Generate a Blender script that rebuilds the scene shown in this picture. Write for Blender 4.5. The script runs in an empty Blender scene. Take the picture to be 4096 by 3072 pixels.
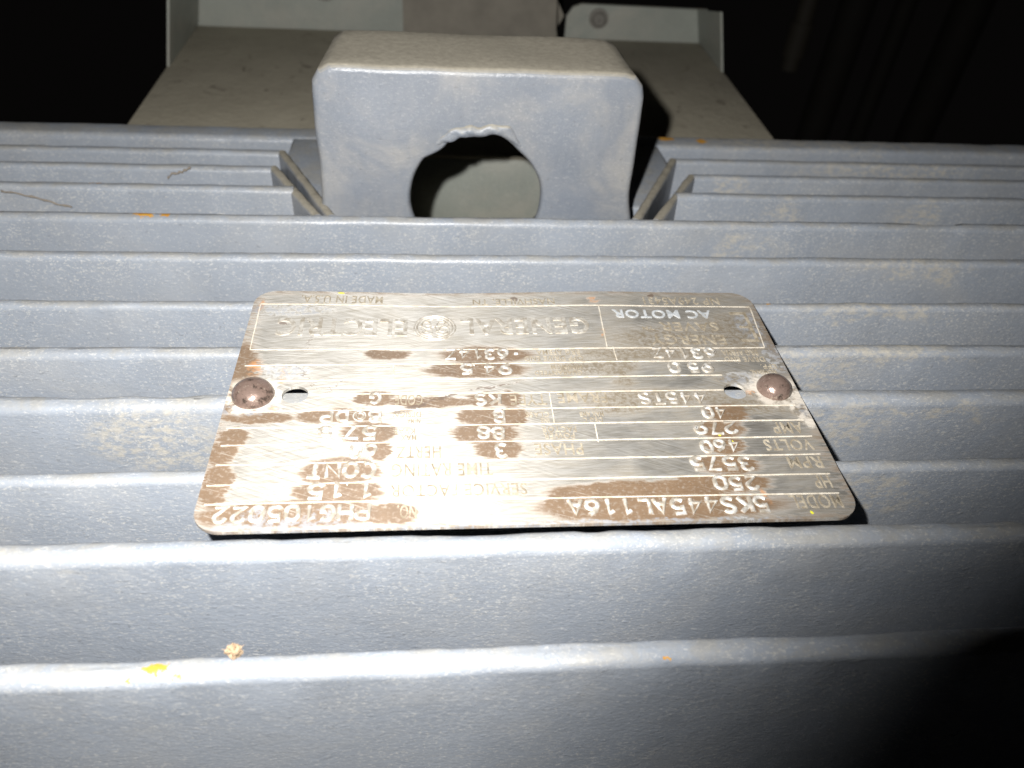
import bpy, bmesh, math, random
from mathutils import Vector, Matrix, noise as mn

random.seed(7)
scn = bpy.context.scene
COL = scn.collection

# ------------------------------------------------------------------ camera, world, flash, exposure
CAM = Vector((-0.02414, -0.11907, 0.14707))
RIGHT = Vector((0.99542, -0.07624, 0.05771))
DOWN = Vector((-0.00636, -0.65504, -0.75557))
FWD = Vector((0.09540, 0.75174, -0.65253))
cd = bpy.data.cameras.new('camera')
cam = bpy.data.objects.new('camera', cd)
COL.objects.link(cam)
m = Matrix.Identity(4)
for i in range(3):
    m[i][0], m[i][1], m[i][2], m[i][3] = RIGHT[i], -DOWN[i], -FWD[i], CAM[i]
cam.matrix_world = m
cd.sensor_width = 36.0
cd.sensor_fit = 'HORIZONTAL'
cd.lens = 28.24
cd.clip_start = 0.002
cd.clip_end = 50.0
cd.dof.use_dof = True
cd.dof.focus_distance = 0.222
cd.dof.aperture_fstop = 15.0
scn.camera = cam

wd = bpy.data.worlds.new('World')
scn.world = wd
wd.use_nodes = True
bg = wd.node_tree.nodes['Background']
bg.inputs[0].default_value = (1.0, 0.9, 0.85, 1)
bg.inputs[1].default_value = 0.002

# the camera's built-in flash: up and to the left of the extended lens
FLASH = CAM - RIGHT * 0.026 - DOWN * 0.027
fl = bpy.data.lights.new('camera_flash', 'SPOT')
fl.energy = 7.0
fl.color = (1.0, 0.985, 0.96)
fl.shadow_soft_size = 0.0034
fl.spot_size = math.radians(150)
fl.spot_blend = 1.0
flo = bpy.data.objects.new('camera_flash', fl)
COL.objects.link(flo)
flo.location = FLASH
aim = (FWD - DOWN * 0.06 - RIGHT * 0.10).normalized()
flo.rotation_euler = aim.to_track_quat('-Z', 'Y').to_euler()

scn.view_settings.view_transform = 'Standard'
scn.view_settings.look = 'None'
scn.view_settings.exposure = 0.0
scn.view_settings.gamma = 1.0
scn.view_settings.use_curve_mapping = False

# ------------------------------------------------------------------ helpers
def link(name, me, mat=None, parent=None, smooth=True):
    o = bpy.data.objects.new(name, me)
    COL.objects.link(o)
    if mat:
        me.materials.append(mat)
    if parent:
        o.parent = parent
    if smooth:
        for p in me.polygons:
            p.use_smooth = True
    return o

def from_bm(name, bm, mat, parent=None, smooth=True, sharp=None):
    bmesh.ops.recalc_face_normals(bm, faces=bm.faces[:])
    me = bpy.data.meshes.new(name)
    bm.to_mesh(me)
    bm.free()
    o = link(name, me, mat, parent, smooth)
    if sharp:
        me.set_sharp_from_angle(angle=math.radians(sharp))
    return o

def empty(name, loc, label, cat, group=None):
    o = bpy.data.objects.new(name, None)
    COL.objects.link(o)
    o.empty_display_size = 0.02
    o.location = loc
    o['label'] = label
    o['category'] = cat
    if group:
        o['group'] = group
    return o

def adopt(o, root):
    """parent keeping world placement (roots are only translated)"""
    o.parent = root
    o.matrix_parent_inverse = Matrix.Translation(-root.location)

def box(name, lo, hi, mat, bevel=0.0015, seg=2, cuts=None, wob=0.0):
    bm = bmesh.new()
    bmesh.ops.create_cube(bm, size=1.0)
    for v in bm.verts:
        for i in range(3):
            v.co[i] = lo[i] if v.co[i] < 0 else hi[i]
    if bevel:
        bmesh.ops.bevel(bm, geom=bm.edges[:], offset=bevel, segments=seg, profile=0.5, affect='EDGES')
    return from_bm(name, bm, mat, sharp=40)

# ------------------------------------------------------------------ node helpers
class NT:
    def __init__(s, name):
        s.mat = bpy.data.materials.new(name)
        s.mat.use_nodes = True
        s.t = s.mat.node_tree
        s.b = s.t.nodes['Principled BSDF']
        s.n = s.t.nodes
        s.tc = s.n.new('ShaderNodeTexCoord')
        s.P = s.tc.outputs['Object']
    def L(s, a, b):
        s.t.links.new(a, b)
    def setin(s, sock, v):
        if isinstance(v, bpy.types.NodeSocket):
            s.L(v, sock)
        else:
            sock.default_value = v
    def math(s, op, a, b=0.0, c=None, clamp=False):
        n = s.n.new('ShaderNodeMath'); n.operation = op; n.use_clamp = clamp
        s.setin(n.inputs[0], a); s.setin(n.inputs[1], b)
        if c is not None: s.setin(n.inputs[2], c)
        return n.outputs[0]
    def vm(s, op, a, b):
        n = s.n.new('ShaderNodeVectorMath'); n.operation = op
        s.setin(n.inputs[0], a); s.setin(n.inputs[1], b)
        return n.outputs['Value'] if op in ('LENGTH', 'DISTANCE', 'DOT_PRODUCT') else n.outputs[0]
    def noise(s, scale, detail=3.0, rough=0.55, vec=None, dist=0.0, out=0):
        n = s.n.new('ShaderNodeTexNoise')
        s.L(vec if vec is not None else s.P, n.inputs['Vector'])
        n.inputs['Scale'].default_value = scale
        n.inputs['Detail'].default_value = detail
        n.inputs['Roughness'].default_value = rough
        n.inputs['Distortion'].default_value = dist
        return n.outputs[out]
    def voro(s, scale, vec=None, feature='F1', rnd=1.0):
        n = s.n.new('ShaderNodeTexVoronoi'); n.feature = feature
        s.L(vec if vec is not None else s.P, n.inputs['Vector'])
        n.inputs['Scale'].default_value = scale
        n.inputs['Randomness'].default_value = rnd
        return n.outputs['Distance']
    def step(s, v, lo, hi, a=0.0, b=1.0):
        n = s.n.new('ShaderNodeMapRange'); n.interpolation_type = 'SMOOTHSTEP'
        s.setin(n.inputs['Value'], v)
        n.inputs['From Min'].default_value = lo; n.inputs['From Max'].default_value = hi
        n.inputs['To Min'].default_value = a; n.inputs['To Max'].default_value = b
        return n.outputs['Result']
    def mix(s, f, a, b):
        n = s.n.new('ShaderNodeMix'); n.data_type = 'RGBA'
        s.setin(n.inputs[0], f)
        for sock, v in ((n.inputs[6], a), (n.inputs[7], b)):
            if isinstance(v, tuple): sock.default_value = (v[0], v[1], v[2], 1)
            else: s.L(v, sock)
        return n.outputs[2]
    def scalev(s, vec, xyz):
        n = s.n.new('ShaderNodeMapping'); s.L(vec, n.inputs['Vector'])
        n.inputs['Scale'].default_value = xyz
        return n.outputs[0]
    def rotv(s, vec, rz, xyz):
        n = s.n.new('ShaderNodeMapping'); n.vector_type = 'POINT'; s.L(vec, n.inputs['Vector'])
        n.inputs['Rotation'].default_value = (0, 0, rz)
        m2 = s.n.new('ShaderNodeMapping'); s.L(n.outputs[0], m2.inputs['Vector'])
        m2.inputs['Scale'].default_value = xyz
        return m2.outputs[0]
    def bump(s, h, strength, dist, nrm=None):
        n = s.n.new('ShaderNodeBump')
        n.inputs['Strength'].default_value = strength
        n.inputs['Distance'].default_value = dist
        s.L(h, n.inputs['Height'])
        if nrm is not None: s.L(nrm, n.inputs['Normal'])
        return n.outputs[0]
    def sep(s, vec):
        n = s.n.new('ShaderNodeSeparateXYZ'); s.L(vec, n.inputs[0]); return n.outputs
    def blobs(s, lst, vec, dims=2):
        """largest (1 - elliptical distance) over the listed spots"""
        acc = None
        for q in lst:
            if dims == 2:
                c, r = (q[0], q[1], 0.0), (1 / q[2], 1 / q[3], 0.0)
            else:
                c, r = q[:3], tuple(1 / k for k in q[3:6])
            d = s.vm('SUBTRACT', vec, c)
            d = s.vm('MULTIPLY', d, r)
            d = s.vm('LENGTH', d, (0, 0, 0))
            acc = d if acc is None else s.math('MINIMUM', acc, d)
        return s.math('SUBTRACT', 1.0, acc)

# ------------------------------------------------------------------ materials
def paint(name, base, dust_amt=0.5, speck=1.0, chips=None, rough=0.36, patches=None, cover=(0.40, 0.62)):
    t = NT(name)
    P = t.P
    geo = t.n.new('ShaderNodeNewGeometry')
    nz = t.sep(geo.outputs['True Normal'])[2]
    up = t.step(nz, 0.3, 0.95)
    px = t.sep(P)[0]
    c2 = tuple(k * 1.18 for k in base)
    c3 = tuple(k * 0.86 for k in base)
    col = t.mix(t.noise(38, 4, 0.6), c3, c2)
    # streaky brush / run marks down the faces
    col = t.mix(t.step(t.noise(1.0, 3, 0.6, t.scalev(P, (420, 60, 60))), 0.52, 0.72, 0, 0.22), col, (base[0] * 1.25, base[1] * 1.2, base[2] * 1.12))
    # thin grey-tan film of dust, in drifts
    film = t.step(t.noise(22, 5, 0.65, dist=0.6), 0.42, 0.72)
    col = t.mix(t.math('MULTIPLY', film, 0.45 * dust_amt), col, (0.40, 0.37, 0.32))
    # grainy dust specks
    sp = t.noise(1500, 3.0, 0.7, t.scalev(P, (0.7, 1.0, 1.0)))
    spm = t.step(sp, 0.555, 0.645)
    region = t.step(t.noise(30, 3, 0.6), 0.36, 0.62, 0.25, 1.0)
    col = t.mix(t.math('MULTIPLY', t.math('MULTIPLY', spm, region), 0.55 * speck), col, (0.57, 0.55, 0.50))
    fleck_glint = t.step(t.noise(1.0, 3.0, 0.65, t.scalev(P, (560, 1250, 1250))), 0.60, 0.665)  # long paint flecks, their bright glints mixed into the colour
    col = t.mix(t.math('MULTIPLY', fleck_glint, 0.36 * speck), col, (0.60, 0.585, 0.55))
    big = t.step(t.noise(260, 3.0, 0.7, t.scalev(P, (0.7, 1.0, 1.0))), 0.68, 0.73)
    col = t.mix(t.math('MULTIPLY', t.math('MULTIPLY', big, region), 0.38 * speck), col, (0.56, 0.52, 0.45))
    dk = t.step(t.noise(560, 3.0, 0.7), 0.64, 0.71)
    col = t.mix(t.math('MULTIPLY', dk, 0.35), col, (0.10, 0.10, 0.10))
    dmask = None
    if dust_amt > 0:
        lay = t.step(t.noise(95, 6, 0.7, dist=0.5), *cover)
        dmask = t.math('MULTIPLY', t.math('MULTIPLY', lay, up), dust_amt, clamp=True)
        col = t.mix(dmask, col, t.mix(t.noise(420, 4, 0.7), (0.18, 0.163, 0.13), (0.42, 0.385, 0.31)))
    if patches:
        pv = t.vm('ADD', P, t.vm('MULTIPLY', t.vm('SUBTRACT', t.noise(60, 4, 0.65, out=1), (0.5, 0.5, 0.5)), (0.03, 0.012, 0.03)))
        pm = t.step(t.blobs(patches, pv, 3), 0.0, 0.55)
        br = t.step(t.noise(480, 5, 0.75, t.scalev(P, (0.6, 1, 1))), 0.42, 0.62)
        pm = t.math('MULTIPLY', pm, br)
        col = t.mix(t.math('MULTIPLY', pm, 0.62), col, (0.46, 0.42, 0.345))
    if chips:
        cv = t.vm('ADD', P, t.vm('MULTIPLY', t.vm('SUBTRACT', t.noise(420, 3, 0.7, out=1), (0.5, 0.5, 0.5)), (0.009, 0.006, 0.005)))
        cm = t.step(t.blobs(chips, cv, 3), 0.05, 0.18)
        ccol = t.mix(t.noise(300, 2), (0.58, 0.34, 0.045), (0.48, 0.19, 0.04))
        col = t.mix(cm, col, ccol)
    t.L(col, t.b.inputs['Base Color'])
    r = t.math('ADD', t.math('MULTIPLY', t.noise(140, 3), 0.22), rough - 0.11)
    if dmask is not None:
        r = t.math('ADD', r, t.math('MULTIPLY', dmask, 0.4), clamp=True)
    t.L(r, t.b.inputs['Roughness'])
    t.b.inputs['Specular IOR Level'].default_value = 0.5
    h = t.math('ADD', t.math('MULTIPLY', t.noise(150, 4, 0.6), 0.5), t.math('MULTIPLY', t.noise(900, 4, 0.7, t.scalev(P, (0.7, 1, 1))), 0.55))
    h = t.math('ADD', h, t.math('MULTIPLY', t.step(t.voro(330, t.scalev(P, (0.6, 1, 1))), 0.0, 0.22, 0.5, 0.0), 0.35))
    t.L(t.bump(h, 0.6, 0.0005), t.b.inputs['Normal'])
    return t.mat

CHIPS = [(-0.0815, -0.0282, -0.0075, 0.0032, 0.0014, 0.003), (-0.0775, -0.0305, -0.0062, 0.0016, 0.001, 0.003), (-0.086, -0.031, -0.0062, 0.0014, 0.001, 0.003),
         (0.0255, -0.0300, -0.0060, 0.0022, 0.0012, 0.003), (-0.1263, 0.1441, 0.0, 0.0045, 0.002, 0.003), (-0.119, 0.1441, 0.0, 0.002, 0.002, 0.003),
         (0.088, 0.245, -0.012, 0.005, 0.0025, 0.003), (0.105, 0.243, -0.012, 0.003, 0.003, 0.003), (-0.152, 0.172, -0.001, 0.004, 0.003, 0.003),
         (-0.125, 0.196, -0.004, 0.004, 0.003, 0.003), (-0.075, 0.02, -0.006, 0.0012, 0.001, 0.002), (0.086, 0.0925, -0.001, 0.0008, 0.0006, 0.002), (0.0235, 0.1540, 0.0485, 0.0014, 0.0012, 0.0014)]
PATCH = [(0.098, 0.1480, -0.008, 0.022, 0.012, 0.010), (0.088, 0.142, -0.012, 0.008, 0.008, 0.012), (0.120, 0.165, -0.012, 0.012, 0.010, 0.014), (0.175, 0.165, -0.012, 0.018, 0.010, 0.014),
         (0.150, 0.117, -0.004, 0.030, 0.008, 0.005), (0.125, 0.0910, -0.004, 0.035, 0.008, 0.005), (0.120, 0.0680, -0.005, 0.034, 0.008, 0.004), (0.120, 0.0440, -0.006, 0.030, 0.008, 0.0035),
         (0.092, 0.040, -0.012, 0.022, 0.016, 0.016), (0.095, 0.064, -0.010, 0.020, 0.016, 0.014), (0.095, 0.017, -0.012, 0.018, 0.012, 0.012), (0.10, 0.19, -0.016, 0.014, 0.012, 0.016),
         (-0.10, 0.043, -0.014, 0.024, 0.012, 0.016), (-0.115, -0.004, -0.004, 0.02, 0.006, 0.003), (0.19, 0.215, -0.012, 0.06, 0.03, 0.008), (0.16, 0.245, -0.012, 0.09, 0.012, 0.008)]
BLUE = (0.250, 0.274, 0.312)
M_FIN = paint('motor_paint', BLUE, 0.42, 1.0, CHIPS, 0.33, PATCH)
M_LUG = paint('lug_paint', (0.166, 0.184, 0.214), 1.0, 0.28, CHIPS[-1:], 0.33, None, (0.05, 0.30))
M_TRAY = paint('bracket_paint', (0.26, 0.275, 0.245), 1.0, 0.35, None, 0.5)

def make_tray_dusty():
    t = NT('bracket_dust')
    col = t.mix(t.noise(40, 5, 0.65), (0.40, 0.365, 0.285), (0.25, 0.225, 0.17))
    col = t.mix(t.step(t.noise(75, 4, 0.6, dist=1.0), 0.60, 0.72, 0, 0.6), col, (0.09, 0.07, 0.05))
    col = t.mix(t.step(t.noise(160, 3, 0.6), 0.70, 0.76, 0, 0.8), col, (0.42, 0.36, 0.26))
    t.L(col, t.b.inputs['Base Color'])
    t.b.inputs['Roughness'].default_value = 0.9
    t.L(t.bump(t.noise(300, 4), 0.6, 0.001), t.b.inputs['Normal'])
    return t.mat
M_DUST = make_tray_dusty()

def simple(name, col, rough=0.5, metal=0.0, nscale=200, bumpd=0.0003, var=0.25):
    t = NT(name)
    c = t.mix(t.noise(nscale, 4, 0.6), tuple(k * (1 - var) for k in col), tuple(min(1, k * (1 + var)) for k in col))
    t.L(c, t.b.inputs['Base Color'])
    t.b.inputs['Roughness'].default_value = rough
    t.b.inputs['Metallic'].default_value = metal
    t.L(t.bump(t.noise(nscale * 3, 3), 0.5, bumpd), t.b.inputs['Normal'])
    return t.mat
M_BOLT = simple('dirty_bolt', (0.17, 0.16, 0.14), 0.6)
M_BROWN = simple('brown_dusty_panel', (0.195, 0.178, 0.148), 0.9, 0, 60, 0.0006, 0.35)
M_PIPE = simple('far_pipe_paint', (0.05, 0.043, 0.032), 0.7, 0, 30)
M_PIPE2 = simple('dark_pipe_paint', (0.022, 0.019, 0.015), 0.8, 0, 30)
M_BLACK = simple('black_plastic', (0.012, 0.012, 0.012), 0.5)
M_STRAND = simple('dark_thread', (0.22, 0.19, 0.155), 0.9)
M_CRUMB = simple('dry_crumb', (0.42, 0.30, 0.19), 0.9, 0, 900, 0.0006, 0.5)

STAINS = [
    (-0.0761, 0.0143, 0.0032, 0.0065),
    (-0.0751, 0.0303, 0.0034, 0.0033),
    (-0.0767, 0.0249, 0.0037, 0.0037),
    (-0.0568, 0.0049, 0.0217, 0.0035),
    (-0.0476, 0.0112, 0.0097, 0.0034),
    (-0.0474, 0.0181, 0.0089, 0.0041),
    (-0.0385, 0.0252, 0.0027, 0.0033),
    (-0.0416, 0.0313, 0.0066, 0.0034),
    (-0.0109, 0.0369, 0.0065, 0.0030),
    (-0.0112, 0.0308, 0.0080, 0.0034),
    (-0.0080, 0.0252, 0.0055, 0.0033),
    (-0.0351, 0.0043, 0.0064, 0.0028),
    (-0.0706, 0.0375, 0.0086, 0.0018),
    (-0.0495, 0.0378, 0.0103, 0.0024),
    (-0.0403, 0.0442, 0.0049, 0.0025),
    (-0.0093, 0.0439, 0.0054, 0.0025),
    (-0.0036, 0.0443, 0.0028, 0.0028),
    (-0.0032, 0.0371, 0.0032, 0.0034),
    (0.0172, 0.0099, 0.0127, 0.0025),
    (0.0313, 0.0103, 0.0172, 0.0028),
    (0.0417, 0.0123, 0.0069, 0.0023),
    (0.0083, 0.0060, 0.0058, 0.0043),
    (0.0301, 0.0049, 0.0278, 0.0040),
    (0.0513, 0.0121, 0.0079, 0.0026),
    (0.0564, 0.0376, 0.0053, 0.0031),
    (0.0524, 0.0316, 0.0056, 0.0033),
    (0.0519, 0.0249, 0.0050, 0.0028),
    (0.0509, 0.0185, 0.0072, 0.0030),
    (0.0387, 0.0438, 0.0204, 0.0032),
    (0.0261, 0.0408, 0.0076, 0.0028),
    (0.0763, 0.0401, 0.0030, 0.0043),
    (-0.0382, 0.0638, 0.0057, 0.0021),
    (-0.0095, 0.0637, 0.0121, 0.0032),
    (-0.0121, 0.0568, 0.0127, 0.0031),
    (-0.0251, 0.0427, 0.0103, 0.0019),
    (0.0474, 0.0711, 0.0139, 0.0052),
    (0.0685, 0.0737, 0.0109, 0.0080),
    (0.0307, 0.0582, 0.0035, 0.0031),
    (0.0295, 0.0540, 0.0012, 0.0046),
    (0.0298, 0.0507, 0.0029, 0.0013),
    (0.0611, 0.0520, 0.0043, 0.0012),
    (0.0405, 0.0637, 0.0219, 0.0024),
    (0.0216, 0.0575, 0.0100, 0.0031),
    (0.0662, 0.0409, 0.0123, 0.0028),
    (-0.0785, 0.0540, 0.0045, 0.0135),
]
ORANGE = [
    (-0.0658, 0.0539, 0.0019, 0.0046),
    (-0.0738, 0.0579, 0.0029, 0.0047),
    (-0.0668, 0.0408, 0.0024, 0.0018),
    (0.0268, 0.0913, 0.0031, 0.0027),
    (-0.0772, 0.0879, 0.0011, 0.0041),
    (0.0272, 0.0737, 0.0008, 0.0026),
    (0.0653, 0.0459, 0.0015, 0.0018),
    (0.0573, 0.0075, 0.0013, 0.0033),
]

def plate_metal(name, stained=True):
    t = NT(name)
    P = t.P
    # brushing: long fine grooves, mostly along the plate, sanded on the diagonal over its lower right
    g1 = t.noise(1.0, 3, 0.7, t.rotv(P, 0.03, (70, 2600, 1)))
    g2 = t.noise(1.0, 3, 0.7, t.rotv(P, 0.42, (60, 1500, 1)))
    g3 = t.noise(1.0, 2, 0.6, t.rotv(P, -0.20, (110, 1300, 1)))
    sel = t.step(t.noise(32, 3, 0.6, dist=0.5), 0.44, 0.58)
    mixg = t.n.new('ShaderNodeMix'); mixg.data_type = 'FLOAT'
    t.L(sel, mixg.inputs[0]); t.L(g1, mixg.inputs[2]); t.L(g2, mixg.inputs[3])
    groove = t.math('ADD', mixg.outputs[0], t.math('MULTIPLY', g3, 0.45))
    col = t.mix(t.step(groove, 0.5, 0.95), (0.50, 0.465, 0.40), (0.86, 0.835, 0.79))
    # tan film, heavier towards one end
    px = t.sep(P)[0]
    film = t.math('MULTIPLY', t.step(t.noise(48, 5, 0.65, dist=0.5), 0.36, 0.66), t.step(px, -0.06, 0.05, 0.25, 0.95))
    film = t.math('MULTIPLY', film, t.step(groove, 0.45, 0.85, 1.0, 0.45))
    col = t.mix(t.math('MULTIPLY', film, 0.75), col, (0.32, 0.27, 0.20))
    metal = t.math('SUBTRACT', 0.84, t.math('MULTIPLY', film, 0.45))
    rough = t.math('ADD', t.math('MULTIPLY', t.noise(70, 4), 0.14), t.math('ADD', 0.37, t.math('MULTIPLY', film, 0.08)))
    if stained:
        wv = t.vm('ADD', P, t.vm('MULTIPLY', t.vm('SUBTRACT', t.noise(150, 4, 0.65, out=1), (0.5, 0.5, 0.5)), (0.005, 0.0035, 0.0)))
        wv = t.vm('MULTIPLY', wv, (1, 1, 0))
        wv2 = t.vm('ADD', wv, t.vm('MULTIPLY', t.vm('SUBTRACT', t.noise(1.0, 3, 0.6, t.rotv(P, 0.1, (110, 1500, 1)), out=1), (0.5, 0.5, 0.5)), (0.006, 0.0012, 0.0)))
        soft = [q for q in STAINS if q[1] > 0.0395 and q[0] > 0.012]
        crisp = [q for q in STAINS if q not in soft]
        b = t.blobs([(q[0], q[1], q[2] * 1.24, q[3] * 1.3) for q in crisp], wv2)
        sf = t.step(t.blobs([(q[0], q[1], q[2] * 1.7, q[3] * 1.8) for q in soft], wv), -0.1, 0.6)
        sf = t.math('MULTIPLY', sf, t.step(t.noise(700, 5, 0.75), 0.36, 0.60, 0.4, 1.0))
        st = t.step(b, -0.14, 0.24)
        grain = t.step(t.noise(900, 3, 0.65), 0.30, 0.50, 0.80, 1.0)
        scr = t.step(t.noise(1.0, 2, 0.6, t.rotv(P, 0.36, (60, 1700, 1))), 0.60, 0.74, 1.0, 0.62)
        st = t.math('MULTIPLY', t.math('MULTIPLY', st, grain), scr)
        # edge grime
        py = t.sep(P)[1]
        ex = t.step(t.math('ABSOLUTE', px), 0.0735, 0.0800)
        ey = t.step(t.math('ABSOLUTE', t.math('SUBTRACT', py, 0.0479)), 0.0445, 0.0480)
        ed = t.math('MAXIMUM', ex, ey)
        edn = t.math('MULTIPLY', ed, t.step(t.noise(1.0, 4, 0.7, t.rotv(P, 0.15, (170, 900, 1))), 0.40, 0.56))
        st = t.math('MAXIMUM', st, t.math('MULTIPLY', edn, 0.8))
        rust = t.mix(t.noise(170, 4, 0.65), (0.110, 0.070, 0.040), (0.205, 0.135, 0.082))
        col = t.mix(t.math('MULTIPLY', sf, 0.92), col, t.mix(t.noise(300, 4, 0.7), (0.13, 0.10, 0.065), (0.24, 0.195, 0.135)))
        col = t.mix(st, col, rust)
        orm = t.math('MULTIPLY', t.step(t.blobs(ORANGE, wv), 0.0, 0.6), t.step(t.noise(420, 4, 0.65), 0.40, 0.58))
        col = t.mix(t.math('MULTIPLY', orm, 0.85), col, (0.42, 0.20, 0.08))
        # left-over motor paint in patches
        pnt = [(-0.0655, 0.0560, 0.008, 0.004), (-0.068, 0.0855, 0.016, 0.0035), (0.0745, 0.078, 0.005, 0.010), (0.0775, 0.062, 0.004, 0.010), (0.0782, 0.040, 0.003, 0.006), (-0.058, 0.0012, 0.022, 0.002),
               (-0.05, 0.0035, 0.006, 0.003), (-0.0655, 0.0042, 0.004, 0.0025), (0.0, 0.0005, 0.08, 0.0008), (0.066, 0.0520, 0.010, 0.004), (-0.0725, 0.0405, 0.010, 0.003)]
        pm = t.math('MULTIPLY', t.step(t.blobs(pnt, wv), 0.05, 0.35), t.step(t.noise(520, 4, 0.65), 0.42, 0.56))
        col = t.mix(t.math('MULTIPLY', pm, 0.75), col, (0.25, 0.262, 0.285))
        # pale dust drift round the rivets
        dd = [(-0.0735, 0.0460, 0.0105, 0.0092), (0.0725, 0.0470, 0.0105, 0.0098), (0.079, 0.040, 0.006, 0.012)]
        dm = t.math('MULTIPLY', t.step(t.blobs(dd, wv), 0.02, 0.40), t.step(t.noise(300, 4, 0.65), 0.36, 0.56))
        col = t.mix(t.math('MULTIPLY', dm, 0.85), col, (0.58, 0.53, 0.46))
        # dark scraped streak and a few hair scratches
        dk = None
        for (x0, y0, x1, y1, w) in [(-0.036, 0.0380, -0.0250, 0.0432, 0.0011), (-0.0260, 0.0428, -0.0167, 0.0470, 0.0007), (-0.0170, 0.0469, 0.0022, 0.0522, 0.0006), (-0.064, 0.0600, -0.0545, 0.0462, 0.00022), (-0.0545, 0.0462, -0.048, 0.0535, 0.00022), (-0.0595, 0.0745, -0.062, 0.0640, 0.0002)]:
            L = math.hypot(x1 - x0, y1 - y0); a = math.atan2(y1 - y0, x1 - x0)
            q = t.vm('SUBTRACT', wv2, ((x0 + x1) / 2, (y0 + y1) / 2, 0))
            n = t.n.new('ShaderNodeMapping'); t.L(q, n.inputs['Vector']); n.inputs['Rotation'].default_value = (0, 0, -a)
            q = t.vm('MULTIPLY', n.outputs[0], (2 / L, 1 / w, 0))
            d = t.vm('LENGTH', q, (0, 0, 0))
            dk = d if dk is None else t.math('MINIMUM', dk, d)
        dkm = t.math('MULTIPLY', t.step(dk, 0.6, 1.1, 1.0, 0.0), t.step(t.noise(500, 3), 0.38, 0.5))
        spots = [(0.0016, 0.0922, 0.0017, 0.0016), (-0.0695, 0.0790, 0.0014, 0.0008), (0.046, 0.0935, 0.0016, 0.0009)]
        dkm = t.math('MAXIMUM', dkm, t.step(t.blobs(spots, wv), 0.1, 0.3))
        col = t.mix(t.math('MULTIPLY', dkm, 0.85), col, (0.10, 0.065, 0.045))
        yel = [(-0.0535, 0.0948, 0.0018, 0.0006), (0.0668, 0.0018, 0.0008, 0.0006), (0.0545, 0.0265, 0.0006, 0.0007), (0.0510, 0.0290, 0.0006, 0.0005)]
        ym = t.step(t.blobs(yel, wv), 0.2, 0.35)
        col = t.mix(ym, col, (0.75, 0.72, 0.05))
        allm = t.math('MAXIMUM', t.math('MAXIMUM', t.math('MAXIMUM', st, t.math('MULTIPLY', sf, 0.75)), orm), t.math('MAXIMUM', t.math('MAXIMUM', pm, dm), t.math('MAXIMUM', dkm, ym)))
        metal = t.math('MULTIPLY', metal, t.math('SUBTRACT', 1.0, allm, clamp=True))
        rough = t.math('ADD', rough, t.math('MULTIPLY', allm, 0.22), clamp=True)
    t.L(col, t.b.inputs['Base Color'])
    t.L(metal, t.b.inputs['Metallic'])
    t.L(rough, t.b.inputs['Roughness'])
    t.b.inputs['Anisotropic'].default_value = 0.75
    t.b.inputs['Anisotropic Rotation'].default_value = 0.25
    tg = t.n.new('ShaderNodeTangent'); tg.direction_type = 'UV_MAP'; tg.uv_map = 'UVMap'
    t.L(tg.outputs[0], t.b.inputs['Tangent'])
    hb = t.math('ADD', groove, t.math('MULTIPLY', t.noise(45, 3), 1.2))
    t.L(t.bump(hb, 0.55, 0.00022), t.b.inputs['Normal'])
    return t.mat

M_PLATE = plate_metal('brushed_nameplate_metal')

def stamped_metal():
    t = NT('stamped_metal')
    c = t.mix(t.step(t.noise(500, 3, 0.6), 0.40, 0.65), (0.45, 0.40, 0.33), (0.80, 0.78, 0.74))
    t.L(c, t.b.inputs['Base Color'])
    t.b.inputs['Metallic'].default_value = 0.42
    t.b.inputs['Roughness'].default_value = 0.42
    t.L(t.bump(t.noise(900, 3), 0.5, 0.0002), t.b.inputs['Normal'])
    return t.mat
M_STAMP = stamped_metal()

def inlay(name, c1, c2, metal=0.0):
    t = NT(name)
    c = t.mix(t.step(t.noise(420, 4, 0.65), 0.34, 0.66), c1, c2)
    t.L(c, t.b.inputs['Base Color'])
    t.b.inputs['Roughness'].default_value = 0.55
    t.b.inputs['Metallic'].default_value = metal
    t.L(t.bump(t.noise(1200, 3), 0.5, 0.0002), t.b.inputs['Normal'])
    return t.mat
M_RULE = inlay('rule_line_cream', (0.50, 0.44, 0.35), (0.74, 0.68, 0.58))
M_LETTER = inlay('lettering_cream', (0.235, 0.195, 0.14), (0.45, 0.395, 0.305), 0.05)
M_LETTERB = inlay('lettering_blue_grey', (0.40, 0.42, 0.43), (0.62, 0.64, 0.66), 0.1)
M_BIG = inlay('lettering_bare', (0.42, 0.37, 0.30), (0.74, 0.71, 0.65), 0.45)

def rivet_mat():
    t = NT('rivet_copper_brown')
    nz = t.sep(t.n.new('ShaderNodeNewGeometry').outputs['Normal'])[2]
    c = t.mix(t.noise(260, 4, 0.65), (0.15, 0.10, 0.08), (0.31, 0.225, 0.19))
    c = t.mix(t.step(t.noise(330, 4, 0.7), 0.50, 0.66), c, (0.07, 0.052, 0.042))
    c = t.mix(t.math('MULTIPLY', t.step(t.noise(900, 3, 0.7), 0.60, 0.70), 0.55), c, (0.44, 0.38, 0.30))
    t.L(c, t.b.inputs['Base Color'])
    t.b.inputs['Metallic'].default_value = 0.4
    t.b.inputs['Roughness'].default_value = 0.27
    t.L(t.bump(t.noise(600, 3), 0.5, 0.0004), t.b.inputs['Normal'])
    return t.mat
M_RIVET = rivet_mat()

# ------------------------------------------------------------------ the motor: shell, fins, lug
MOTOR = empty('electric_motor', (0.0, 0.1, -0.11), 'blue grey painted electric motor housing with long parallel cooling fins', 'motor')

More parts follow.
